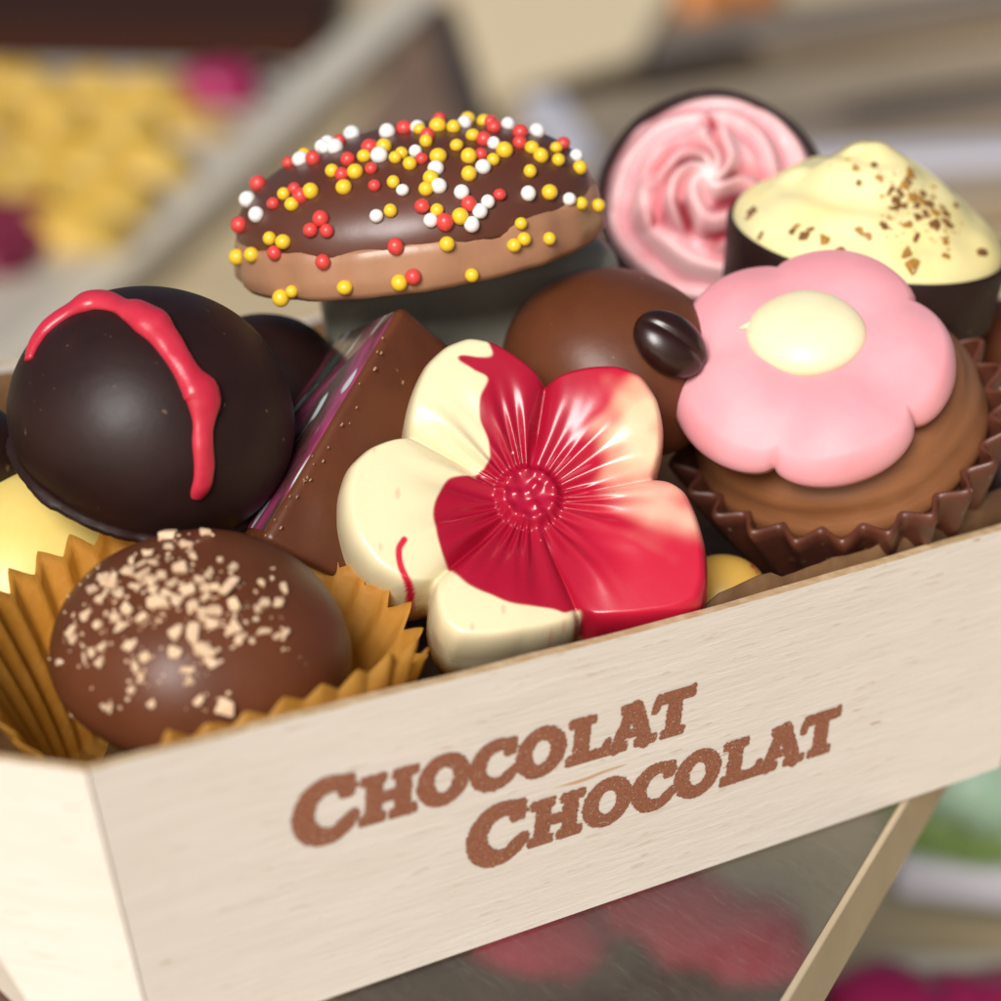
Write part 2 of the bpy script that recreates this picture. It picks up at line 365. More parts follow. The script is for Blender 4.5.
M_clear = bpy.data.materials.new('clear_acrylic'); M_clear.use_nodes = True; _N = M_clear.node_tree.nodes; _t = _N.new('ShaderNodeBsdfTransparent'); _t.inputs[0].default_value = (.97, .965, .95, 1)
_N.remove(_N['Principled BSDF']); M_clear.node_tree.links.new(_t.outputs[0], _N['Material Output'].inputs[0])
e0, e1 = on_z(902, 802, ZS), on_z(782, 1000, ZS); ed = (e1 - e0) / np.linalg.norm(e1 - e0); en = np.array([ed[1], -ed[0], 0])
if en @ (on_z(500, 950, ZS) - e0) < 0: en = -en
A, B = e0 - ed * 5, e1 + ed * 9
t = thing('clear_shelf', 'scratched clear acrylic shelf with pale edge under the wooden box', 'shelf', Frame((A + B) / 2))
Z1 = np.array([0, 0, -.72])
V, Fc = hexa([A + en * .02, B + en * .02, B + en * 24, A + en * 24] + [q + Z1 * .3 for q in (A + en * .02, B + en * .02, B + en * 24, A + en * 24)])
local(obj('shelf_top', V, Fc, shelf_mat(), smooth=False), t)
V, Fc = hexa([A - en * .05, B - en * .05, B + en * .015, A + en * .015] + [q + Z1 for q in (A - en * .05, B - en * .05, B + en * .015, A + en * .015)], .015, 2)
local(obj('edge_strip', V, Fc, mat('frosted_edge', (.60, .48, .32), .5, (.55, .43, .28), 100), smooth=False), t)
for q in ((3.0, 6.0), (8.0, 6.0)):
    V, Fc = rbox(.8, .8, ZS - .25 - ZC, .1); local(obj('support_post', V + np.array([q[0], q[1], ZC]), Fc, M_clear, smooth=False), t)

# ================================================================== WOODEN TRAY
H = 2.476; INS = 0.0; TH = .10
W0 = 10.2; YB = 8.2; CX, CY = 1.086, 1.216
plan = np.array([(0, 0), (W0, 0), (W0 + CX, CY), (W0 + CX, YB - CY), (W0, YB), (0, YB), (-CX, YB - CY), (-CX, CY)], float)
BX, BE, BC = .594, .048, .61                # the ends lean outward, the long sides stand upright
bot = np.array([(BX, 0), (W0 - BX, 0), (W0 - BE, BC), (W0 - BE, YB - BC), (W0 - BX, YB), (BX, YB), (BE, YB - BC), (BE, BC)], float)
cen = plan.mean(0)
def inset(P, d):
    n = len(P); out = []
    for i in range(n):
        a, b, q = P[i - 1], P[i], P[(i + 1) % n]
        e1 = (b - a) / np.linalg.norm(b - a); e2 = (q - b) / np.linalg.norm(q - b)
        n1 = np.array([-e1[1], e1[0]]); n2 = np.array([-e2[1], e2[0]]); m = n1 + n2; m /= (m @ n1)
        out.append(b + m * d)
    return np.array(out)
planI = inset(plan, TH); botI = inset(bot, TH)
tray = thing('wooden_tray', 'pale wooden tray of chocolates with brown stamped lettering', 'tray', Frame((cen[0], cen[1], -H)))
org = np.array([cen[0], cen[1], -H])
def bow(s): return -.10 * math.sin(math.pi * s) ** 2        # thin wood bellies outward a little at the rim
FRONT = {}
for i in range(8):
    j = (i + 1) % 8; n = 40 if i == 0 else 6; m = 12
    a, b, aI, bI = plan[i], plan[j], planI[i], planI[j]; A2, B2, AI2, BI2 = bot[i], bot[j], botI[i], botI[j]
    e = (b - a) / np.linalg.norm(b - a); nin = np.array([-e[1], e[0]])
    V = []; g = .006                       # hairline gap where two panels meet
    for side in (0, 1):
        for r in range(m + 1):
            v = r / m
            for k in range(n + 1):
                s = k / n; ss = g / 5 + s * (1 - 2 * g / 5)
                if side == 0: p = (a * (1 - ss) + b * ss) * (1 - v) + (A2 * (1 - ss) + B2 * ss) * v
                else: p = (aI * (1 - ss) + bI * ss) * (1 - v) + (AI2 * (1 - ss) + BI2 * ss) * v
                if i == 0: p = p + nin * bow(s) * (1 - v)
                zz = -H * v
                if r == 0: zz += .012 * noise.noise(Vector((s * 14, i * 3.1, side * .3)))
                V.append((p[0], p[1], zz))
    q = (m + 1) * (n + 1); Fc = []; fm = []
    for r in range(m):
        for k in range(n):
            o0 = r * (n + 1) + k; Fc.append((o0, o0 + n + 1, o0 + n + 2, o0 + 1)); fm.append(0)
            Fc.append((q + o0, q + o0 + 1, q + o0 + n + 2, q + o0 + n + 1)); fm.append(0)
    for k in range(n):
        Fc.append((k, k + 1, q + k + 1, q + k)); fm.append(1)
        o0 = m * (n + 1) + k; Fc.append((o0, q + o0, q + o0 + 1, o0 + 1)); fm.append(1)
    for r in range(m):
        for o0 in (r * (n + 1), r * (n + 1) + n): Fc.append((o0, q + o0, q + o0 + n + 1, o0 + n + 1)); fm.append(1)
    # each panel keeps its own axes so that the grain runs along it
    ang = math.atan2(e[1], e[0]); mid = (a + b) / 2
    pf = Frame((mid[0], mid[1], 0), (0, 0, 1), (math.cos(ang), math.sin(ang), 0))
    o = obj('side_panel', pf.l(np.array(V)), Fc, [M_wood, M_edge], smooth=False, fmat=fm, fr=pf)
    bm = bmesh.new(); bm.from_mesh(o.data); bmesh.ops.recalc_face_normals(bm, faces=bm.faces); bm.to_mesh(o.data); bm.free()
    local(o, tray)
    if i == 0: FRONT['o'] = o
V = [(*p, -H + .12) for p in inset(bot, TH + .01)] + [(*p, -H) for p in inset(bot, TH + .01)]
Fc = [tuple(range(8)), tuple(range(15, 7, -1))] + [(i, i + 8, (i + 1) % 8 + 8, (i + 1) % 8) for i in range(8)]
local(obj('tray_base', V, Fc, M_wood, smooth=False), tray)

def front_pt(u, v, off=.006):              # a point of the front panel's outer face
    s = u / W0; a = np.array([u, 0.]); p0 = np.array([u, bow(s)]); 
    y = p0[1] * (1 - v) + INS * v
    nrm = np.array([0, -H, -(INS - bow(s))]); nrm /= np.linalg.norm(nrm)
    return np.array([u, y, -H * v]) + nrm * off

# ---- stamped lettering (slab capitals, rasterised finely so that the ink bleeds along the grain)
def box_(X, Y, x0, x1, y0, y1, r=.05):
    dx = np.abs(X - (x0 + x1) / 2) - (x1 - x0) / 2 + r; dy = np.abs(Y - (y0 + y1) / 2) - (y1 - y0) / 2 + r
    return np.hypot(np.maximum(dx, 0), np.maximum(dy, 0)) + np.minimum(np.maximum(dx, dy), 0) - r
def seg_(X, Y, x0, y0, x1, y1, w):
    ex, ey = x1 - x0, y1 - y0; t = np.clip(((X - x0) * ex + (Y - y0) * ey) / (ex * ex + ey * ey), 0, 1)
    return np.hypot(X - x0 - t * ex, Y - y0 - t * ey) - w / 2
def ell_(X, Y, cx, cy, rx, ry):
    k = np.hypot((X - cx) / rx, (Y - cy) / ry); return (k - 1) * min(rx, ry)
mn = lambda *a: np.minimum.reduce(a)
def L_H(X, Y): return mn(box_(X, Y, .17, .50, 0, 1), box_(X, Y, .78, 1.11, 0, 1), box_(X, Y, .3, 1, .39, .60), box_(X, Y, .04, .60, 0, .20), box_(X, Y, .04, .58, .80, 1), box_(X, Y, .68, 1.25, 0, .20), box_(X, Y, .70, 1.24, .80, 1)), 1.27
def L_O(X, Y): return np.maximum(ell_(X, Y, .56, .5, .56, .54), -ell_(X, Y, .56, .5, .21, .27)), 1.12
def L_C(X, Y):
    ring = np.maximum(ell_(X, Y, .57, .5, .57, .54), -ell_(X, Y, .63, .5, .28, .29))
    wedge = np.maximum(np.abs(Y - .50) - .26, .62 - X)
    return mn(np.maximum(ring, -wedge), box_(X, Y, .74, 1.00, .64, 1.0, .06), seg_(X, Y, .84, .2, 1.0, .30, .22)), 1.05
def L_L(X, Y): return mn(box_(X, Y, .18, .54, 0, 1), box_(X, Y, .04, .66, .80, 1), box_(X, Y, .04, 1.02, 0, .22), seg_(X, Y, .90, .14, 1.0, .30, .16)), 1.04
def L_A(X, Y):
    a = mn(seg_(X, Y, .56, .88, .26, .1, .27), seg_(X, Y, .66, .88, .96, .1, .33), box_(X, Y, .3, .9, .26, .42), box_(X, Y, .02, .54, 0, .19), box_(X, Y, .70, 1.24, 0, .19), box_(X, Y, .30, .80, .80, 1))
    return a, 1.2
def L_T(X, Y): return mn(box_(X, Y, .32, .68, 0, 1), box_(X, Y, .02, .98, .78, 1.02), box_(X, Y, .20, .80, 0, .19), seg_(X, Y, .06, .86, .02, .70, .18), seg_(X, Y, .89, .9, .92, .98, .15)), 1.0
LET = {'H': L_H, 'O': L_O, 'C': L_C, 'L': L_L, 'A': L_A, 'T': L_T}
def lettering(u_h, v_b, length, cap):
    """u_h: where the H starts, v_b: baseline down the panel (0..1), both from the measured panel"""
    adv = [('H', -.0), ('O', -.04), ('C', -.01), ('O', -.03), ('L', .0), ('A', -.10), ('T', -.07)]
    x = 0; place = []
    for ch, k in adv:
        x += k; place.append((ch, x, 1.0)); x += LET[ch](np.zeros(1), np.zeros(1))[1]
    sx = length / x                        # width of one unit
    step = .0075
    U = np.arange(-1.5 * cap, length + .1, step); Wv = np.arange(-.22 * cap, 1.25 * cap, step)
    X, Y = np.meshgrid(U, Wv)
    n1 = np.array([noise.noise(Vector((a * 5, b * 42, v_b * 9))) for a, b in zip(X.ravel(), Y.ravel())]).reshape(X.shape)
    n2 = np.array([noise.noise(Vector((a * 26, b * 90, 5 + v_b * 7))) for a, b in zip(X.ravel(), Y.ravel())]).reshape(X.shape)
    Xw = X + .012 * n1 + .011 * n2; Yw = Y + .008 * n2
    d = np.full(X.shape, 9.)
    for ch, px, k in place: d = np.minimum(d, LET[ch]((Xw / sx - px), Yw / cap)[0] * cap)
    big = 1.27
    d = np.minimum(d, LET['C']((Xw + 1.30 * sx) / (sx * 1.22), (Yw + .10 * cap) / (cap * big))[0] * cap)
    ink = d < .005
    ink &= ~((n2 > .62) & (d > -.05))
    V = []; idx = -np.ones(X.shape, int); Fc = []
    slant = math.hypot(H, INS)
    def vid(r, k):
        if idx[r, k] < 0:
            idx[r, k] = len(V); V.append(front_pt(u_h + U[k], v_b - Wv[r] / slant))
        return idx[r, k]
    R_, K_ = np.nonzero(ink[:-1, :-1])
    for r, k in zip(R_, K_): Fc.append((vid(r, k), vid(r, k + 1), vid(r + 1, k + 1), vid(r + 1, k)))
    o = obj('lettering', V, Fc, M_ink, smooth=False)
    local(o, FRONT['o'])
LET1, LET2 = (2.25, .425), (3.90, .687)
lettering(*LET1, 3.31, .415); lettering(*LET2, 3.45, .415)

# ---- brown parchment lining the tray
t_l = inset(planI, .03)
def liner():
    P = []; n = 260
    L = [np.linalg.norm(t_l[(i + 1) % 8] - t_l[i]) for i in range(8)]; tot = sum(L)
    V = []; rows = 9
    bl = inset(bot, .30)
    for r in range(rows):
        for k in range(n):
            d = tot * k / n; i = 0
            while d > L[i]: d -= L[i]; i += 1
            f = d / L[i]; top = t_l[i] * (1 - f) + t_l[(i + 1) % 8] * f; bt = bl[i] * (1 - f) + bl[(i + 1) % 8] * f
            h = -.30
            if i == 0:                     # along the printed panel: it rises above the rim towards the right
                u = d
                h = -.25 + .27 * smoothstep(5.1, 6.2, u) + .10 * smoothstep(7.3, 8.2, u) + .17 * smoothstep(8.0, 8.7, u)
                h += .07 * noise.noise(Vector((u * 3.2, 0, 1))) + .045 * noise.noise(Vector((u * 11, 3, 0)))
                if u < 4.8: h = -.3
            elif i in (4, 5, 6): h = -.05 + .06 * noise.noise(Vector((d * 2, i, 0)))
            v = r / (rows - 1); z = h * (1 - v) + (-1.9) * v
            fv = -z / H if z < 0 else 0
            p = top * (1 - fv) + bt * fv
            nn = (cen - p) / np.linalg.norm(cen - p)
            p = p + nn * (.05 + .05 * noise.noise(Vector((p[0] * 3, p[1] * 3, z * 3))))
            if i == 0: p[1] = max(p[1], t_l[0][1] - .05 + bow(d / L[0]) * .7)
            V.append((*p, z))
    Fc = grid_faces(rows, n)
    base = (rows - 1) * n; V.append((cen[0], cen[1], -.6)); ci = len(V) - 1
    for k in range(n): Fc.append((base + k, base + (k + 1) % n, ci))
    o = obj('paper_liner', V, Fc, M_liner)
    md = o.modifiers.new('thick', 'SOLIDIFY'); md.thickness = .0002; md.offset = 1
    tag(o, 'crinkled brown parchment liner sticking up behind the printed panel', 'paper liner')
liner()

# ================================================================== CONFECTIONS
def dome_profile(r, h, lip=0.0, n=26, bottom=.25):
    """a moulded dome: pole at the top, rounded, short foot at the base (z=0)"""
    P = [(max(r * math.sin(a), .002), bottom + (h - bottom) * math.cos(a)) for a in np.linspace(0, math.pi / 2, n)]
    P += [(r * (1 - .03 * k), bottom * (1 - k / 4)) for k in (1, 2, 3)]
    if lip: P += [(r * .93 + lip, .05), (r * .93 + lip, .01)]
    P += [(r * .88, 0), (.002, 0)]
    return P

# ---- milk truffle in its paper cup (front left)
mt_c = at(202, 656, 19.9); TILT = np.array([-.10, -.15, 1]); TILT /= np.linalg.norm(TILT); fr = Frame(mt_c - TILT * .62, TILT)
t = thing('milk_truffle', 'round milk chocolate truffle topped with chopped nuts in a golden paper cup', 'chocolate', fr)
P = [(max(1.15 * math.sin(a), .002), (.62) + (.90 if a < math.pi / 2 else .6) * math.cos(a)) for a in np.linspace(0, math.pi * .97, 48)]
V, Fc = lathe(P, 96); V = lump(V, .025, 1.3, 2.0)
obj('truffle_body', V, Fc, M_milk, t)
cast = Caster(V, Fc, fr)
nuts = [(390,82,2),(465,77,1),(427,105,1),(408,160,2),(440,130,1),(385,110,1),(338,123,1),(350,145,1),(300,140,1),(285,165,1),(265,185,2),(240,190,2),(215,205,1),(230,230,1),(270,215,1),(300,165,1),(310,200,1),(330,190,1),(350,185,1),(362,235,2.2),
 (395,190,1),(430,205,1.4),(415,100,.7),(455,185,1),(475,170,.8),(515,205,2.6),(525,240,1.8),(490,250,1),(465,225,1),(460,265,1.2),(440,240,1),(325,270,1),(290,250,1.1),(265,270,1.2),(275,290,1),(225,290,1.1),(195,265,1),(165,300,.9),(172,318,.6),(300,332,1.2),
 (235,335,.9),(230,370,.8),(210,348,.6),(195,362,.5),(137,370,.7),(330,360,.9),(325,405,.8),(310,378,.5),(400,305,1.2),(440,305,2.3),(485,285,1.5),(465,345,2.6),(535,290,.9),(540,315,1.1),(525,300,.7),(595,300,.9),(598,235,.9),(630,237,.9),(645,202,.9),(585,250,.6),
 (648,305,.6),(630,312,.5),(575,322,.5),(395,348,1),(430,388,.8),(428,415,.6),(483,370,.9),(452,455,1),(515,470,1.9),(240,470,.6),(252,472,.6),(300,435,.6),(345,465,.5),(245,212,1),(330,170,1.1),(370,175,1),(380,215,1.2),(400,230,1.1),(350,205,1),(320,150,.8),
 (500,140,.5),(530,155,.6),(595,190,.4),(485,200,.8),(470,205,.9),(415,205,.9),(190,518,.5),(155,505,.4)]
def chip_mesh(i):                          # a chunky broken piece
    bm = bmesh.new(); ax3 = np.array([1, random.uniform(.55, .85), random.uniform(.38, .6)])
    for sx in (-1, 1):
        for sy in (-1, 1):
            for sz in (-1, 1): bm.verts.new((np.array([sx, sy, sz]) * np.array([random.uniform(.25, 1), random.uniform(.2, 1), random.uniform(.45, 1)])) * ax3)
    r = bmesh.ops.convex_hull(bm, input=bm.verts)
    bmesh.ops.bevel(bm, geom=bm.edges[:], offset=.09, segments=2, affect='EDGES', profile=.5)
    V, Fc = bm_out(bm); return mesh_data('nut_chip', V, Fc, M_nut, smooth=False)
chips = [chip_mesh(i) for i in range(9)]
for i, (x, y, s) in enumerate(nuts):
    p, n = cast.hit(x / 2.275, 500 + y / 2.275); k = .030 + .031 * s
    o = bpy.data.objects.new('nut_chip', chips[i % 9]); COL.objects.link(o); o.parent = t
    q = Vector(n).to_track_quat('Z', 'Y').to_matrix() @ Matrix.Rotation(random.uniform(0, 6.28), 3, 'Z') @ Matrix.Rotation(random.uniform(-.35, .35), 3, 'X')
    o.matrix_local = Matrix.Translation(Vector(p + n * k * .22) * S) @ (q @ Matrix.Diagonal((k * random.uniform(.8, 1.15), k, k * random.uniform(.8, 1.1)))).to_4x4()

# fine nut dust between the pieces
DV = []; DF = []
for i in range(330):
    x, y, _ = nuts[random.randrange(72)]; p, n_ = cast.hit(x / 2.275 + random.gauss(0, 11), 500 + y / 2.275 + random.gauss(0, 11))
    d_ = chips[i % 9]; vv = np.array([v.co[:] for v in d_.vertices]) / S; k = random.uniform(.007, .024); th = random.uniform(0, 6.28)
    vv = vv @ np.array([[math.cos(th), math.sin(th), 0], [-math.sin(th), math.cos(th), 0], [0, 0, 1]]) * k + p; b0 = len(DV) * len(vv) if False else sum(len(q) for q in DV)
    DV.append(vv); DF += [tuple(j + b0 for j in f.vertices) for f in d_.polygons]
o = obj('nut_dust', np.vstack(DV), DF, M_nut, t, smooth=False); o['kind'] = 'stuff'

# paper cup
fr = Frame(mt_c + np.array([.03, .10, 0]) - TILT * 1.42, TILT, (1, 0, 0))
def paper_cup():
    npl = 34; n = npl * 10; rows = 15; V = []
    for r in range(rows):
        v = r / (rows - 1)                 # 0 at the foot, 1 at the rim
        for k in range(n):
            th = 2 * math.pi * k / n; ph = (k / n * npl) % 1
            tri = abs(ph * 2 - 1) * 2 - 1; tri = tri * .75 + .25 * math.sin(ph * 6.283 + 1.57)
            jit = noise.noise(Vector((math.cos(th) * 3, math.sin(th) * 3, 0)))
            rad = 1.08 + .64 * v ** 1.3 + (.012 + .05 * v) * tri + .05 * v * jit
            z = 1.42 * v + .05 * v * tri * (1 + jit) + .08 * v * noise.noise(Vector((math.cos(th) * 2, math.sin(th) * 2, 4)))
            # the leaves at the back stand taller
            z += v * v * .10 * math.sin(th)
            w = fr.w([rad * math.cos(th), rad * math.sin(th), z])[0]
            # squeezed against the inside of the printed panel and the corner panel
            lim = TH + .06 + .02 * tri
            if w[1] < lim + .25: w[1] = lim + .25 * math.exp((w[1] - lim - .25) / .25)
            w[2] += .58 * v ** 5 * smoothstep(.7, .15, w[1])
            dn = (w[0] * .746 + w[1] * .666) - (TH + .06 + .443 * max(0, -w[2]) / H)
            if dn < .2: w[:2] += np.array([.746, .666]) * (.2 * math.exp((dn - .2) / .2) - dn)
            V.append(fr.l(w)[0])
    Fc = grid_faces(rows, n); V.append((0, 0, 0)); c0 = len(V) - 1
    for k in range(n): Fc.append((k, c0, (k + 1) % n))
    o = obj('paper_cup', V, Fc, M_paper, fr=fr)
    md = o.modifiers.new('thick', 'SOLIDIFY'); md.thickness = .00008; md.offset = 0
    tag(o, 'golden brown pleated paper cup around the nut topped truffle', 'paper cup')
paper_cup()

# ---- dark truffle with red drizzle
fr0 = Frame(at(152, 420, 21.4), cdir(.30, .80, .52)); ax = fr0.M[:, 2]
fr = Frame(fr0.o - ax * .50, ax)
t = thing('dark_truffle', 'round dark chocolate truffle with a red drizzle line', 'chocolate', fr)
P = [(max(1.185 * math.sin(a), .002), .50 + 1.07 * math.cos(a)) for a in np.linspace(0, math.pi / 2, 40)]
P += [(1.183, .42), (1.165, .32), (1.135, .22), (1.10, .14), (1.09, .10), (1.12, .075), (1.125, .05), (1.11, .02), (1.05, .0), (.6, 0), (.002, 0)]
def mod(th, i, r, z):
    if 44 <= i <= 48: return r + np.array([.035 * noise.noise(Vector((math.cos(a) * 5, math.sin(a) * 5, i * .2))) + .02 * noise.noise(Vector((math.cos(a) * 17, math.sin(a) * 17, i * .3))) for a in th]), z
    return r, z + 0 * th
V, Fc = lathe(P, 140, lambda th, i, r, z: mod(th, i, r + 0 * th, z)); V = lump(V, .03, .9, 5.0)
obj('truffle_body', V, Fc, M_dark, t)
cast = Caster(V, Fc, fr)
dp = np.array([(28, 366, 5), (34, 345, 8), (47, 328, 9), (68, 314, 10), (90, 303, 14), (103, 302, 12), (118, 306, 10), (138, 315, 13), (150, 322, 16), (162, 335, 13), (176, 357, 11), (190, 378, 12), (199, 392, 16), (205, 402, 14), (200, 424, 9), (204, 448, 9), (204, 472, 8.5), (200, 490, 8), (195, 502, 5)], float)
sp = spline(dp, 110); pts = []; nr = []
for x, y, r in sp: p, n_ = cast.hit(x, y); pts.append(p); nr.append(n_)
pts = np.array(pts); rad = sp[:, 2] * 21 / F * 1.1
ker = np.ones(13) / 13; pp = np.pad(pts, ((6, 6), (0, 0)), 'edge'); pts = np.stack([np.convolve(pp[:, k], ker, 'valid') for k in range(3)], 1)
V, Fc = tube(pts + np.array(nr) * rad[:, None] * .25, rad, 16); 
nn_ = np.repeat(np.array(nr), 16, 0); cc_ = np.repeat(pts, 16, 0); hgt_ = ((V - cc_) * nn_).sum(1); V = V - nn_ * (hgt_ * .28)[:, None] + ((V - cc_) - nn_ * hgt_[:, None]) * .12
obj('drizzle', lump(V, .02, 6, 2), Fc, M_drizzle, t)

# ---- dark truffles further back and at the left edge
def ball(name, label, m, px, py, d, r, sq=.9, axis=(0, .9, .45), n=60, lumpy=.05, part='truffle_body', seed=1.0):
    fr0 = Frame(at(px, py, d), cdir(*axis)); a = fr0.M[:, 2]; fr = Frame(fr0.o - a * r * sq * .6, a)
    t = thing(name, label, 'chocolate', fr)
    P = [(max(r * math.sin(q), .002), r * sq * (.6 + math.cos(q))) for q in np.linspace(0, math.pi / 2, 26)]
    P += [(r * .99, r * sq * .45), (r * .96, r * sq * .25), (r * .90, r * sq * .08), (r * .82, 0), (.002, 0)]
    V, Fc = lathe(P, n); V = lump(V, lumpy, 1.2, seed); obj(part, V, Fc, m, t); return t, fr, V, Fc
ball('dark_truffle', 'plain dark truffle half hidden behind the drizzled truffle', M_dark, 262, 388, 23.4, .72, seed=3)
ball('dark_truffle', 'plain dark truffle cut by the left picture edge', M_dark, -32, 455, 22.2, .52, seed=4)
ball('yellow_bonbon', 'smooth pale yellow dome under the drizzled dark truffle', M_yellow, 36, 592, 22.3, 1.02, sq=1.0, axis=(-.15, .9, .4), seed=6)

# ---- chocolate tile with printed pink face
A_, B_, D_, C_ = at(402, 304, 21.9), at(262, 540, 20.9), at(352, 585, 21.2), at(470, 362, 22.5)
E_, F_ = at(345, 330, 23.4), at(195, 525, 22.4); G_ = D_ + (F_ - B_); H_ = C_ + (E_ - A_)
ctr = np.mean([A_, B_, C_, D_, E_, F_, G_, H_], 0); fr = Frame(ctr, np.cross(B_ - A_, E_ - A_), B_ - A_)
t = thing('chocolate_wedge', 'tilted milk chocolate piece with shiny pink printed face beside the marbled flower', 'chocolate', fr)
V, Fc = hexa([A_, B_, D_, C_, E_, F_, G_, H_], .09, 4); V = lump(fr.l(V), .02, 2.2, 1.0)
M_wedge = mat('glossy_wedge_chocolate', (.115, .033, .013), .36, (.09, .026, .010), 150, spec=.4, bump=.008, bscale=150, rvar=.08, specks=[((.34, .2, .13), 700, .70)])
obj('chocolate_body', V, Fc, M_wedge, t)
M_print = mat('printed_transfer', (.36, .045, .14), .22, (.085, .04, .03), 190, mix=(.36, .5), coat=.4, stretch=(.4, 1.4, 1), specks=[((.60, .66, .66), 260, .60), ((.05, .10, .09), 170, .64)])
q = [A_, B_, F_, E_]; m_ = np.mean(q, 0); fn = np.cross(B_ - A_, E_ - A_); fn /= np.linalg.norm(fn)
if fn @ (m_ - ctr) < 0: fn = -fn
q = [m_ + (p - m_) * .93 for p in q]
V, Fc = hexa([p + fn * .012 for p in q] + [p - fn * .02 for p in q]); obj('printed_face', fr.l(V), Fc, M_print, t, smooth=False)

DV = []; DF = []; nb = 0                  # crumbs broken off along the front edge
for i in range(26):
    u = random.random() ** .8; p = A_ + (B_ - A_) * u + (D_ - B_) * abs(random.gauss(0, .07)) + (A_ - D_) * 0
    p = p + CR[2] * -.03; d_ = chips[i % 9]; vv = np.array([v.co[:] for v in d_.vertices]) / S * random.uniform(.006, .022) * np.array([1, .6, 1]) + fr.l(p)[0]
    DF += [tuple(j + nb for j in f.vertices) for f in d_.polygons]; DV.append(vv); nb += len(vv)
o = obj('edge_crumbs', np.vstack(DV), DF, mat('scuffed_chocolate', (.36, .20, .11), .6), t, smooth=False); o['kind'] = 'stuff'

# ---- white block at the back, plain milk dome with bean
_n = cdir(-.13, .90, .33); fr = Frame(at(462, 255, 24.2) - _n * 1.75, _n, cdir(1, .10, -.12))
t = thing('white_chocolate_block', 'white chocolate block coloured grey for the shade under the sprinkled chocolate', 'chocolate', fr)
V, Fc = rbox(2.75, 1.5, 1.80, .22, 4); V = lump(V, .03, 1.5, 2); obj('block', V, Fc, mat('shaded_white_chocolate', (.36, .34, .27), .5, (.30, .28, .21), 150), t)  # shade below the sprinkled piece is mixed into this grey

t, fr, V, Fc = ball('milk_praline', 'milk chocolate praline with a dark bean behind the marbled flower', M_milk, 612, 366, 22.9, 1.0, sq=.84, axis=(.05, .86, .5), seed=8, n=90, part='praline_body')
cast = Caster(V, Fc, fr); p, n_ = cast.hit(667, 346)
bw = Frame(fr.w(p)[0] + (fr.M @ n_) * .06, fr.M @ n_, cdir(.8, -.45, 0))
P = [(max(math.sin(a), .002), math.cos(a)) for a in np.linspace(0, math.pi * .99, 36)]; V, Fc = lathe(P, 60)
V = V * np.array([.35, .27, .19]); g = np.exp(-(V[:, 1] / .035) ** 2) * (V[:, 2] > 0); V[:, 2] -= g * .03
obj('coffee_bean', fr.l(bw.w(V)), Fc, M_bean, t)

# ---- yellow pieces low in the gaps
ball('yellow_bonbon', 'yellow bonbon with a red smear in the gap right of the marbled flower', mat('yellow_red_bonbon', (.70, .42, .08), .4, (.5, .02, .03), 130, mix=(.56, .6)), 722, 598, 22.4, .40, seed=11, n=40)
ball('yellow_bonbon', 'dull yellow bonbon low between pink topped cup and parchment', M_yellow, 955, 540, 23.9, .42, seed=12, n=40)
ball('dark_truffle', 'dark praline low behind the right side of the pink topped cup', M_dark, 1010, 470, 24.8, .7, seed=14, n=50)
ball('milk_praline', 'brown praline cut by the right picture edge below the yellow cream cup', M_milk, 1022, 345, 25.2, .55, seed=15, n=50)

# ---- sprinkled oval
fr = Frame(at(424, 262, 23.0), cdir(-.13, .90, .33), cdir(1, .10, -.12))
t = thing('sprinkled_chocolate', 'oval dark topped chocolate covered in red, yellow and white sprinkles', 'chocolate', fr)
ax_, ay_ = 1.66, 1.30
def oval(prof, n=130, wob=0, sd=0):
    V, Fc = lathe(prof, n); V[:, 0] *= ax_; V[:, 1] *= ay_
    return V, Fc
zb, zt, ht = .05, .47, 1.21
base = [(.002, zb), (.88, zb), (.965, zb + .02), (.995, zb + .08), (.995, zb + .2), (.985, zb + .34), (.975, zt), (.95, zt + .03), (.6, zt + .05), (.002, zt + .05)][::-1]
V, Fc = oval(base)
for i, v in enumerate(V):
    th = math.atan2(v[1], v[0]); k = noise.noise(Vector((math.cos(th) * 6, math.sin(th) * 6, v[2] * 1.5)))
    V[i, :2] *= 1 + .03 * k; V[i, 2] += .04 * noise.noise(Vector((math.cos(th) * 3, math.sin(th) * 3, 7))) * (v[2] > .25)
M_band = mat('tan_milk_chocolate', (.38, .19, .105), .36, (.33, .16, .085), 120, bump=.01, bscale=150, rvar=.06)
obj('biscuit_base', V, Fc, M_band, t); VB, FB = V, Fc
top = [(max(.962 * math.sin(a), .002), zt + (ht - zt) * math.cos(a)) for a in np.linspace(0, math.pi / 2, 34)] + [(.955, zt - .06), (.9, zt - .07), (.002, zt - .07)]
V, Fc = oval(top); V = lump(V, .04, 1.1, 9.0)
for i, v in enumerate(V):
    th = math.atan2(v[1], v[0]); V[i, 2] += .05 * noise.noise(Vector((math.cos(th) * 3, math.sin(th) * 3, 7))) * (v[2] < .5)
M_topchoc = mat('glossy_milk_chocolate', (.10, .028, .015), .38, (.10, .034, .02), 150, bump=.006, bscale=160, rvar=.05)
obj('chocolate_dome', V, Fc, M_topchoc, t)
cast = Caster(np.vstack([V, VB]), list(Fc) + [tuple(i + len(V) for i in f) for f in FB], fr)
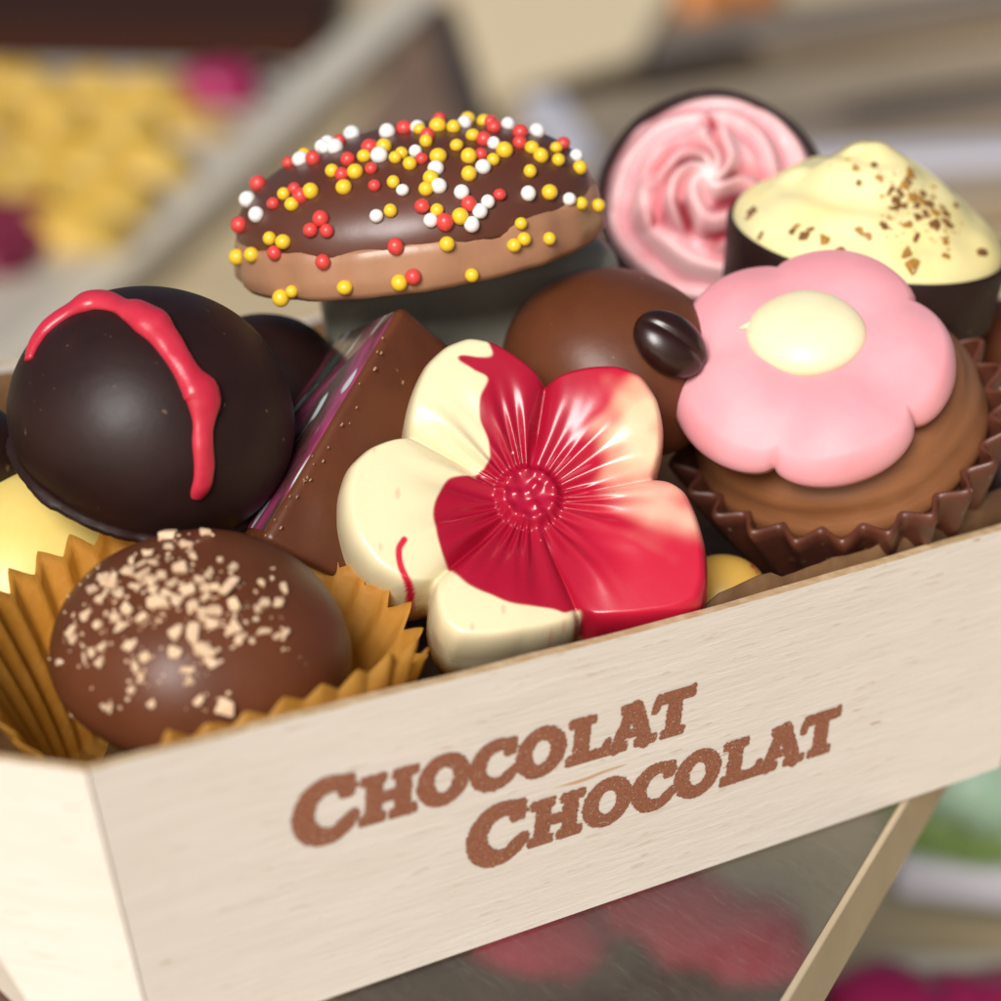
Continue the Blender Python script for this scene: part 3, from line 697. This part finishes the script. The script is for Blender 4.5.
sprk = {'Y': [(205,152),(283,208),(340,210),(312,248),(362,172),(412,147),(435,235),(440,175),(455,165),(476,190),(516,135),(500,105),(545,97),(585,100),(592,145),(620,80),(632,120),(660,85),(622,172),(546,172),(528,225),(516,252),(543,303),(600,318),(567,385),(428,305),(230,258),(164,265),(184,290),(130,372),(163,380),(85,412),(622,215),(682,180),(710,157),(800,170),(843,180),(838,150),(778,150),(773,208),(820,258),(752,338),(758,372),(733,388),(820,372),(315,492),(895,198),(898,285),(940,290),(50,418),(705,480),(628,462),(450,480),(185,502),(155,515),(320,540)],
 'R': [(175,188),(298,122),(236,178),(380,202),(388,244),(376,150),(307,217),(462,102),(505,178),(506,294),(562,332),(622,288),(697,265),(652,167),(678,70),(685,100),(748,138),(750,112),(855,140),(550,80),(660,130),(440,390),(260,430),(140,412),(138,288),(205,270),(190,252),(255,325),(230,352),(270,354),(100,240),(322,180),(55,340),(485,465),(275,540),(440,538),(520,120)],
 'W': [(205,180),(332,117),(250,130),(272,140),(290,150),(265,152),(420,112),(400,170),(495,100),(458,255),(540,202),(604,260),(527,328),(648,305),(628,337),(668,282),(393,318),(97,315),(66,272),(657,198),(684,140),(722,77),(768,262),(868,274),(795,97),(490,160),(548,245),(887,170),(612,90)]}
P = [(max(math.sin(a), .02), math.cos(a)) for a in np.linspace(0, math.pi, 10)]; SV, SF = lathe(P, 14)
sm = {k: mesh_data('sprinkle', SV * .066, SF, M_s[k]) for k in sprk}
allsp = []
for k, L_ in sprk.items():
    for j, q in enumerate(L_): allsp.append((j / len(L_), k, q))
allsp.sort(); extra = []
for i, (_, k, (x, y)) in enumerate(allsp):
    p, n_ = cast.hit(220 + x / 2.5025, 90 + y / 2.5025); s = random.uniform(.84, 1.18)
    if i < 100:
        o = bpy.data.objects.new('sprinkle', sm[k]); COL.objects.link(o); o.parent = t
        o.location = Vector(p + n_ * .026) * S; o.scale = (s, s, s * random.uniform(.9, 1.05))
    else: extra.append((k, p + n_ * .026, s))
EV = []; EF = []; EM = []; ks = ['Y', 'R', 'W']
for k, p, s in extra:
    b0 = len(EV) * len(SV); EV.append(SV * .066 * s + p); EF += [tuple(i + b0 for i in f) for f in SF]; EM += [ks.index(k)] * len(SF)
o = obj('small_sprinkles', np.vstack(EV), EF, [M_s[k] for k in ks], t, fmat=EM); o['kind'] = 'stuff'

# ---- pink rosette in a dark cup
fr = Frame(at(711, 199, 25.4), cdir(-.10, .26, .95), cdir(1, .05, 0))
t = thing('rosette_cup', 'dark chocolate cup filled with a piped pink cream rosette', 'chocolate', fr)
def shell(rt, rb, h, th, z0=0):
    return [(rt - th, z0 - .30), (rt - th, z0), (rt - th * .7, z0 + .03), (rt - th * .2, z0 + .03), (rt, z0), (rt * .985, z0 - h * .25), (rt * .9 + rb * .1, z0 - h * .5), (rb * 1.05, z0 - h * .9), (rb * .95, z0 - h), (.002, z0 - h)]
V, Fc = lathe(shell(1.13, .80, 1.05, .07, .06), 90, cap=False); obj('chocolate_cup', lump(V, .015, 2, 3), Fc, M_dark, t)
nr_, nt_ = 100, 360; T = np.linspace(0.004, 1, nr_); TH_ = np.linspace(0, 2 * math.pi, nt_, endpoint=False)
Tg, Ag = np.meshgrid(T, TH_, indexing='ij')
wn_ = np.array([noise.noise(Vector((t_ * 2.2 * math.cos(a_), t_ * 2.2 * math.sin(a_), 9))) for t_, a_ in zip(Tg.ravel(), Ag.ravel())]).reshape(Tg.shape)
sw = Ag + .9 * wn_ - 2.3 * (1 - np.exp(-Tg * 1.9)) * 1.3; k7 = 6
ridge = np.abs(np.cos(sw * k7 / 2)) ** .95
env = smoothstep(.03, .22, Tg) * (1 - .80 * smoothstep(.40, .72, Tg))
Zs = (.62) * (1 - Tg ** 1.6) + .25 * env * (ridge - .5) - .06 * smoothstep(.93, 1, Tg) + .10 * np.exp(-(Tg / .16) ** 2)
ring = .075 * np.sin(Tg * 23 - Ag * 2.0 + 1.6 * wn_) * smoothstep(.36, .6, Tg)
Zs += ring
V = np.stack([Tg * 1.065 * np.cos(Ag), Tg * 1.065 * np.sin(Ag), Zs], -1).reshape(-1, 3)
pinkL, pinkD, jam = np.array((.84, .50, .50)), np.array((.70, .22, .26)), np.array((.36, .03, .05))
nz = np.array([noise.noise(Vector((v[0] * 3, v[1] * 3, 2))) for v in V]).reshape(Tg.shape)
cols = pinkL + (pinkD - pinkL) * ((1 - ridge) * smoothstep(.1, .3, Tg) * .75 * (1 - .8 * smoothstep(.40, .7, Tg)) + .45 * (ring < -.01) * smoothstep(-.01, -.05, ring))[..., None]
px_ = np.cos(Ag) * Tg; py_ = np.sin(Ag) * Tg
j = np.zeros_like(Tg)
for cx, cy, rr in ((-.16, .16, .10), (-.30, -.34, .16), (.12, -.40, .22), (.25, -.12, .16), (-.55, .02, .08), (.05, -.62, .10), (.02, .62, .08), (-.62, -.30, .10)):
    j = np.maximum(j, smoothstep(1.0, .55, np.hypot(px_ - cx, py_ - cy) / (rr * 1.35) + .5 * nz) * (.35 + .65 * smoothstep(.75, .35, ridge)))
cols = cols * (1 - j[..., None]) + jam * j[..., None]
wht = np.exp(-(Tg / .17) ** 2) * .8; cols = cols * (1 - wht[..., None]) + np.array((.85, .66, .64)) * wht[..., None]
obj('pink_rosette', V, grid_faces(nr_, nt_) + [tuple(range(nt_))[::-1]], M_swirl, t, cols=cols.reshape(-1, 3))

# ---- yellow cream cup
fr = Frame(at(868, 236, 24.2), cdir(.12, .88, .42), cdir(1, -.12, 0))
t = thing('cream_cup', 'dark chocolate cup of yellow cream sprinkled with brown crumbs', 'chocolate', fr)
V, Fc = lathe(shell(1.33, .96, 1.2, .06, 0), 90, cap=False); obj('chocolate_cup', lump(V, .02, 2, 5), Fc, M_dark, t)
P = [(max(r, .002), z) for r, z in ((.0, .84), (.08, .83), (.17, .79), (.28, .73), (.42, .65), (.58, .54), (.78, .42), (.96, .30), (1.10, .20), (1.19, .10), (1.225, .0), (1.20, -.08), (.9, -.12))]
P = [(r * 1.045, z * 1.045) for r, z in P]; P = spline(P, 46); V, Fc = lathe([(max(a, .002), b) for a, b in P], 110)
hgt = np.clip(V[:, 2] / .96, 0, 1); V[:, 0] += -.06 * hgt; V[:, 1] += .10 * hgt
for i, v in enumerate(V):
    th = math.atan2(v[1], v[0]); rr = math.hypot(v[0], v[1])
    V[i, 2] += (.055) * math.sin(rr * 12 + th * 1.5) * smoothstep(.1, .3, rr) * smoothstep(1.15, .9, rr) * .6 + .04 * noise.noise(Vector((v[0] * 2.4, v[1] * 2.4, 1)))
obj('cream_swirl', V, Fc, M_cream, t); cast = Caster(V, Fc, fr)
cr = [(700,205,1.0,0),(712,235,1.6,1),(740,262,.8,0),(752,285,1.5,0),(748,305,1.4,0),(770,250,1.2,1),(785,222,1.6,1),(780,240,1.0,0),(765,300,1.1,0),(790,280,1.6,1),(800,300,1.2,0),(815,290,1.4,1),(830,300,1.6,0),(822,320,1.2,0),(840,340,1.4,0),(845,318,1.1,1),(860,305,1.3,1),(868,340,1.0,0),(800,325,1.0,0),(778,345,2.2,1),(850,350,.9,0),(725,350,1.2,0),(735,330,.8,1),(800,375,1.0,0),(870,385,.8,1),(880,345,.8,0),(955,412,1.6,0),(868,418,.8,1),(775,415,2.6,1),(790,440,2.4,1),(530,375,1.6,0),(515,350,1.2,1),(582,382,1.8,1),(505,360,.9,0),(548,355,.8,0),(430,370,.7,0),(625,408,1.3,0),(665,360,1.8,1),(685,372,1.2,1),(410,318,1.8,0),(400,330,1.1,1),(655,210,.9,1),(664,248,.7,0),(840,255,.7,1),(760,270,.9,0),(812,270,1.0,0),(838,280,.9,1),(870,320,.9,0),(892,300,.7,0)]
cms = []
for m_ in (M_crumb, M_amber):
    for k in range(3):
        d_ = chip_mesh(0); d_.materials.clear(); d_.materials.append(m_); d_.name = 'crumb'; cms.append(d_)
for i, (x, y, s, a) in enumerate(cr):
    p, n_ = cast.hit(580 + x / 2.378, 80 + y / 2.378); k = .027 + .029 * s
    o = bpy.data.objects.new('crumb', cms[a * 3 + i % 3]); COL.objects.link(o); o.parent = t
    q = Vector(n_).to_track_quat('Z', 'Y').to_matrix() @ Matrix.Rotation(random.uniform(0, 6.28), 3, 'Z')
    o.matrix_local = Matrix.Translation(Vector(p + n_ * k * .12) * S) @ (q @ Matrix.Diagonal((k, k, k * .8))).to_4x4()

DV = []; DF = []; nb = 0
for i in range(150):
    x, y, _, _ = cr[random.randrange(26)]; p, n_ = cast.hit(580 + x / 2.378 + random.gauss(0, 8), 80 + y / 2.378 + random.gauss(0, 7))
    d_ = cms[3 + i % 3]; vv = np.array([v.co[:] for v in d_.vertices]) / S * random.uniform(.010, .026) + p
    DF += [tuple(j + nb for j in f.vertices) for f in d_.polygons]; DV.append(vv); nb += len(vv)
o = obj('crumb_dust', np.vstack(DV), DF, M_amber, t, smooth=False); o['kind'] = 'stuff'

# ---- pink flower on milk chocolate in a fluted chocolate cup
fr = Frame(at(838, 422, 23.2), cdir(-.20, .68, .71), cdir(1, .29, 0))
t = thing('pink_flower_cup', 'fluted chocolate cup of milk truffle topped with a pink flower', 'chocolate', fr)
def fluted():
    nf, per = 24, 14; n = nf * per; h = 1.25; rows = 20; V = []
    th = np.linspace(0, 2 * math.pi, n, endpoint=False); ph = (np.arange(n) / per) % 1
    tri = np.abs(ph * 2 - 1) * 2 - 1; tri = .25 * tri + .75 * np.sin(tri * math.pi / 2)
    wob = np.array([noise.noise(Vector((math.cos(a) * 2.5, math.sin(a) * 2.5, 1))) for a in th])
    def ring(r, z, amp): V.append(np.stack([(r + amp * tri + .03 * wob) * np.cos(th), (r + amp * tri + .03 * wob) * np.sin(th), z + .02 * tri + .03 * wob], 1))
    for i in range(6): v = i / 5; ring(1.41 - .12 * (1 - v), -.5 + .56 * v, .09 * v + .03)           # inside, upwards
    ring(1.42, .095, .085); ring(1.455, .10, .09); ring(1.485, .06, .09)
    for i in range(1, 12): v = i / 11; ring(1.485 - .45 * v ** 1.1, .05 - (h + .05) * v, .09 * (1 - .5 * v))
    ring(.9, -h - .02, .02)
    Vv = np.concatenate(V); Fc = grid_faces(len(V), n, flip=False); Vv = np.vstack([Vv, [(0, 0, -h - .02)]]); b0 = (len(V) - 1) * n
    for k in range(n): Fc.append((b0 + k, b0 + (k + 1) % n, len(Vv) - 1))
    return Vv, Fc
V, Fc = fluted(); obj('fluted_cup', V, Fc, M_cup, t)
P = spline([(.002, .80), (.3, .79), (.72, .73), (1.05, .58), (1.23, .33), (1.315, .03), (1.30, -.25), (1.25, -.45)], 40)
V, Fc = lathe([(max(a, .002), b) for a, b in P], 110, lambda th, i, r, z: (r + .012 * math.sin(i * 1.15) + .012 * np.sin(th * 2 + i * .8), z + 0 * th))
V = lump(V, .03, 1.1, 4.0); obj('milk_filling', V, Fc, M_milk_light, t)
# the flower lies on the dome
def flower_grid(Rf, nr, nt, tmax=1.0):
    th = np.linspace(0, 2 * math.pi, nt, endpoint=False); tt = np.concatenate([np.linspace(.004, .86, nr // 2), np.linspace(.86, 1, nr - nr // 2 + 1)[1:]])
    T, A = np.meshgrid(tt, th, indexing='ij'); R = Rf(A) * T
    return T, A, R * np.cos(A), R * np.sin(A)
def petal_phase(A, off): return (np.mod(A - math.radians(off) + math.pi / 5, 2 * math.pi / 5) - math.pi / 5)
pf = Frame(at(814, 356, 22.2), cdir(-.10, .56, .82), cdir(1, 0, 0))
offp = -4
def Rp(A):
    p = petal_phase(A, offp) / (math.pi / 5); return 1.25 * (.845 + .155 * np.sqrt(np.maximum(1 - np.abs(p) ** 2.2, 0)) ** 1.0) * (1 + .03 * np.cos(A - 2.6) + .015 * np.sin(2 * A))
T, A, X, Y = flower_grid(Rp, 80, 300)
r_ = np.hypot(X, Y); hp = np.zeros_like(X); acc = np.zeros_like(X)
for k in range(5):
    a = math.radians(offp + 72 * k); d2 = (X - .76 * math.cos(a)) ** 2 + (Y - .76 * math.sin(a)) ** 2
    acc += np.exp(14 * (.20 * (1 - d2 / .35)))
hp = np.log(acc + np.exp(14 * (-.03))) / 14 - .04
edge = np.sqrt(np.maximum(1 - ((np.clip(T, .90, 1) - .90) / .10) ** 2.2, 0))
drape = -.16 * (r_ / 1.29) ** 2
Zp = np.where(True, (hp + .16) * edge + drape - .06, 0)
V = np.stack([X, Y, Zp], -1).reshape(-1, 3); n = 300
low = np.stack([X[-1] * .985, Y[-1] * .985, drape[-1] - .12], 1); low2 = np.stack([X[-1] * .6, Y[-1] * .6, drape[-1] * .4 - .12], 1)
V = np.vstack([V, low, low2]); Fc = grid_faces(82, n) + [tuple(range(n))[::-1]]
fo = obj('pink_flower', fr.l(pf.w(V)), Fc, M_pink, t)
P = [(max(math.sin(a), .002), math.cos(a)) for a in np.linspace(0, math.pi / 2, 26)] + [(1.0, -.3), (.9, -.35)]
V, Fc = lathe(P, 70); V = V * np.array([.49, .45, .20]); V[:, 0] *= 1 + .06 * np.cos(2 * np.arctan2(V[:, 1], V[:, 0]) + .6)
obj('flower_button', fr.l(pf.w(V + np.array([-.06, .12, .17]))), Fc, M_button, fo)
P_, F2 = tube([(-.52, .22, .22), (-.57, .21, .20), (-.63, .20, .19)], [.03, .025, .012], 8); obj('button_drip', fr.l(pf.w(P_)), F2, M_button, fo)

# ---- marbled red and white flower (in focus)
fr = Frame(at(528, 500, 21.35), cdir(.08, .38, .92), cdir(1, 0, 0))
t = thing('marbled_flower', 'white chocolate flower marbled with glossy red at the front of the tray', 'chocolate', fr)
SC = F / 21.3; offm = -23.5; peakR = [1.0, 1.0, 1.02, 1.0, 1.02]
OUT = [(545, 386), (560, 377), (590, 369), (622, 368), (646, 378), (660, 400), (666, 430), (664, 458), (655, 482), (672, 485), (689, 498), (701, 530), (707, 565), (707, 592), (700, 612), (680, 622), (650, 627), (620, 630), (592, 630), (577, 618),
       (574, 632), (553, 641), (520, 649), (482, 656), (452, 655), (437, 641), (430, 615), (433, 592), (420, 599), (397, 600), (369, 586), (348, 560), (338, 530), (337, 505), (343, 482), (361, 463), (385, 452), (404, 447), (402, 430), (408, 400), (420, 373), (440, 353), (463, 343), (487, 346), (512, 359), (531, 372)]
ol = np.array([((x - 528) / SC, (500 - y) / (SC * .93)) for x, y in OUT]); oa = np.arctan2(ol[:, 1], ol[:, 0]); orr = np.hypot(ol[:, 0], ol[:, 1])
od = np.argsort(oa); oa, orr = oa[od], orr[od]
fa = np.linspace(-math.pi, math.pi, 1441)[:-1]; fr_ = np.interp(fa, np.concatenate([oa - 2 * math.pi, oa, oa + 2 * math.pi]), np.tile(orr, 3))
ker = np.hanning(23); ker /= ker.sum(); fr_ = np.convolve(np.tile(fr_, 3), ker, 'same')[1440:2880]
def Rm(A): return np.interp(np.mod(A + math.pi, 2 * math.pi) - math.pi, np.append(fa, math.pi), np.append(fr_, fr_[0]))
NA = np.sort([math.atan2((500 - y) / .93, x - 528) for x, y in ((545, 386), (655, 482), (576, 624), (432, 593), (404, 446))])
def petal_pos(A):                          # -1..1 across each petal, between its own notches
    a = np.mod(A - NA[0], 2 * math.pi); e = np.append(np.mod(NA - NA[0], 2 * math.pi), 2 * math.pi)
    i = np.clip(np.searchsorted(e, a, side='right') - 1, 0, 4); return (a - e[i]) / (e[i + 1] - e[i]) * 2 - 1
nt_ = 560; T, A, X, Y = flower_grid(Rm, 190, nt_); r_ = np.hypot(X, Y); pn = petal_pos(A)
# petals belly up towards their middle, with a crease between neighbours and a dip at the heart
crease = np.exp(-((1 - np.abs(pn)) * np.maximum(r_, .05) / .07) ** 1.1)
Z = .25 * np.sin(np.clip(r_ / 1.25, 0, 1) * math.pi / 2) ** 1.3 + .07 * (1 - pn ** 2) * smoothstep(.25, 1.0, r_) - .09 * crease * smoothstep(.2, .6, r_)
# fine ribs fanning out of the heart
rib = np.cos(A * 25 + 2.2 * np.sin(A * 3) + 1.0 * np.sin(A * 7)); lenv = .98 + .16 * np.sin(A * 5 + 1) + .14 * np.sin(A * 11)
Z += .021 * rib * smoothstep(.20, .34, r_) * (1 - smoothstep(.40 * lenv, 1.10 * lenv, r_)) + .012 * np.cos(A * 15 + 1) * smoothstep(.3, .6, r_) * (1 - smoothstep(.8, 1.2, r_))
# seeded heart
Z = np.where(r_ < .34, Z + .085 * (1 - smoothstep(.20, .30, r_)), Z)
for (cx, cy) in [(0, .02)] + [(.10 * math.cos(k * 2.09 + 1), .10 * math.sin(k * 2.09 + 1)) for k in range(3)] + [(.205 * math.cos(k * .698 + .3), .205 * math.sin(k * .698 + .3)) for k in range(9)]:
    d2 = (X - cx) ** 2 + (Y - cy) ** 2; Z += .038 * np.exp(-d2 / .0021)
e_ = (np.clip(T, .91, 1) - .91) / .09; edge = np.maximum(1 - e_ ** 2.3, 0) ** .5; Z = -.10 + (Z + .10) * edge
Vt = np.stack([X, Y, Z], -1).reshape(-1, 3)
rows = []
for k, (q, z) in enumerate(((1.004, -.2), (1.006, -.35), (1.0, -.5), (.985, -.62), (.95, -.68), (.6, -.69), (.01, -.69))): rows.append(np.stack([X[-1] * q, Y[-1] * q, np.full(nt_, z)], 1))
V = np.vstack([Vt] + rows)
# colour of the chocolate: laid out around the heart in photograph-like units
U = np.stack([528 + V[:, 0] * SC, 500 - V[:, 1] * SC * .93], 1)
nzv = np.array([noise.noise(Vector((a * .035, b * .035, 0))) for a, b in U]); U2 = U + np.stack([nzv * 3, np.array([noise.noise(Vector((a * .035, b * .035, 8))) for a, b in U]) * 3], 1)
red = [(486, 330), (484, 352), (489, 368), (475, 371), (457, 370), (456, 376), (470, 384), (483, 392), (478, 415), (478, 432), (486, 452), (487, 466), (468, 482), (446, 492), (436, 508), (432, 530), (436, 556), (446, 578), (462, 594), (484, 607), (512, 616), (545, 618), (560, 622), (577, 616), (582, 640), (600, 720), (800, 720), (800, 320), (600, 300)]
red = [tuple(q) for q in spline(red[:33], 260)] + red[33:]
s1 = sdf_poly(U2, red)
cream = np.array((.77, .66, .41)); redc = np.array((.37, .006, .026)); red2 = np.array((.57, .012, .040)); salmon = np.array((.80, .38, .26))
f = smoothstep(-1.2, 1.8, s1)
cols = cream * (1 - f[:, None]) + redc * f[:, None]
lift = smoothstep(535, 640, U[:, 0]) * f; cols = cols * (1 - lift[:, None] * .8) + red2 * lift[:, None] * .8
pat1 = [(668, 405), (640, 395), (618, 405), (604, 440), (612, 470), (640, 478), (664, 470), (672, 440)]
pat2 = [(612, 484), (640, 480), (672, 486), (692, 512), (690, 538), (665, 540), (640, 530), (618, 505)]
for pat, w_, tgt in ((pat1, 24, np.array((.82, .58, .36))), (pat2, 24, np.array((.80, .46, .33)))):
    strk_ = np.array([noise.noise(Vector((math.atan2(b, a) * 7, math.hypot(a, b) * .9, 3))) for a, b in V[:, :2]])
    g = smoothstep(-w_, w_, sdf_poly(U + nzv[:, None] * 14, pat) + 16 * strk_) * f * .92; cols = cols * (1 - g[:, None]) + tgt * g[:, None]
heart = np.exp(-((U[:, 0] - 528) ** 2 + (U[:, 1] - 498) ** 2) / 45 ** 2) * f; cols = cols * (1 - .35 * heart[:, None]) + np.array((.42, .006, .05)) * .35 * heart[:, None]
for strk in ([tuple(q) for q in spline([(403, 557), (398, 567), (401, 584), (411, 599), (425, 608)], 40)],):
    d = np.full(len(U), 99.)
    for a, b in zip(strk[:-1], strk[1:]): d = np.minimum(d, seg_(U[:, 0], U[:, 1], *a, *b, 0))
    g = smoothstep(4.2, 2.2, d); cols = cols * (1 - g[:, None]) + red2 * g[:, None]
for (x, y, q) in ((396, 512, 4), (372, 468, 2.5), (380, 565, 2.5), (470, 640, 3), (500, 622, 3.5), (560, 632, 3), (548, 640, 3)):
    g = smoothstep(q, q * .3, np.hypot(U[:, 0] - x, (U[:, 1] - y) * .5)) * .6 * (1 - f); cols = cols * (1 - g[:, None]) + salmon * g[:, None]
# side walls: cream on the left, red rim fading to cream on the right
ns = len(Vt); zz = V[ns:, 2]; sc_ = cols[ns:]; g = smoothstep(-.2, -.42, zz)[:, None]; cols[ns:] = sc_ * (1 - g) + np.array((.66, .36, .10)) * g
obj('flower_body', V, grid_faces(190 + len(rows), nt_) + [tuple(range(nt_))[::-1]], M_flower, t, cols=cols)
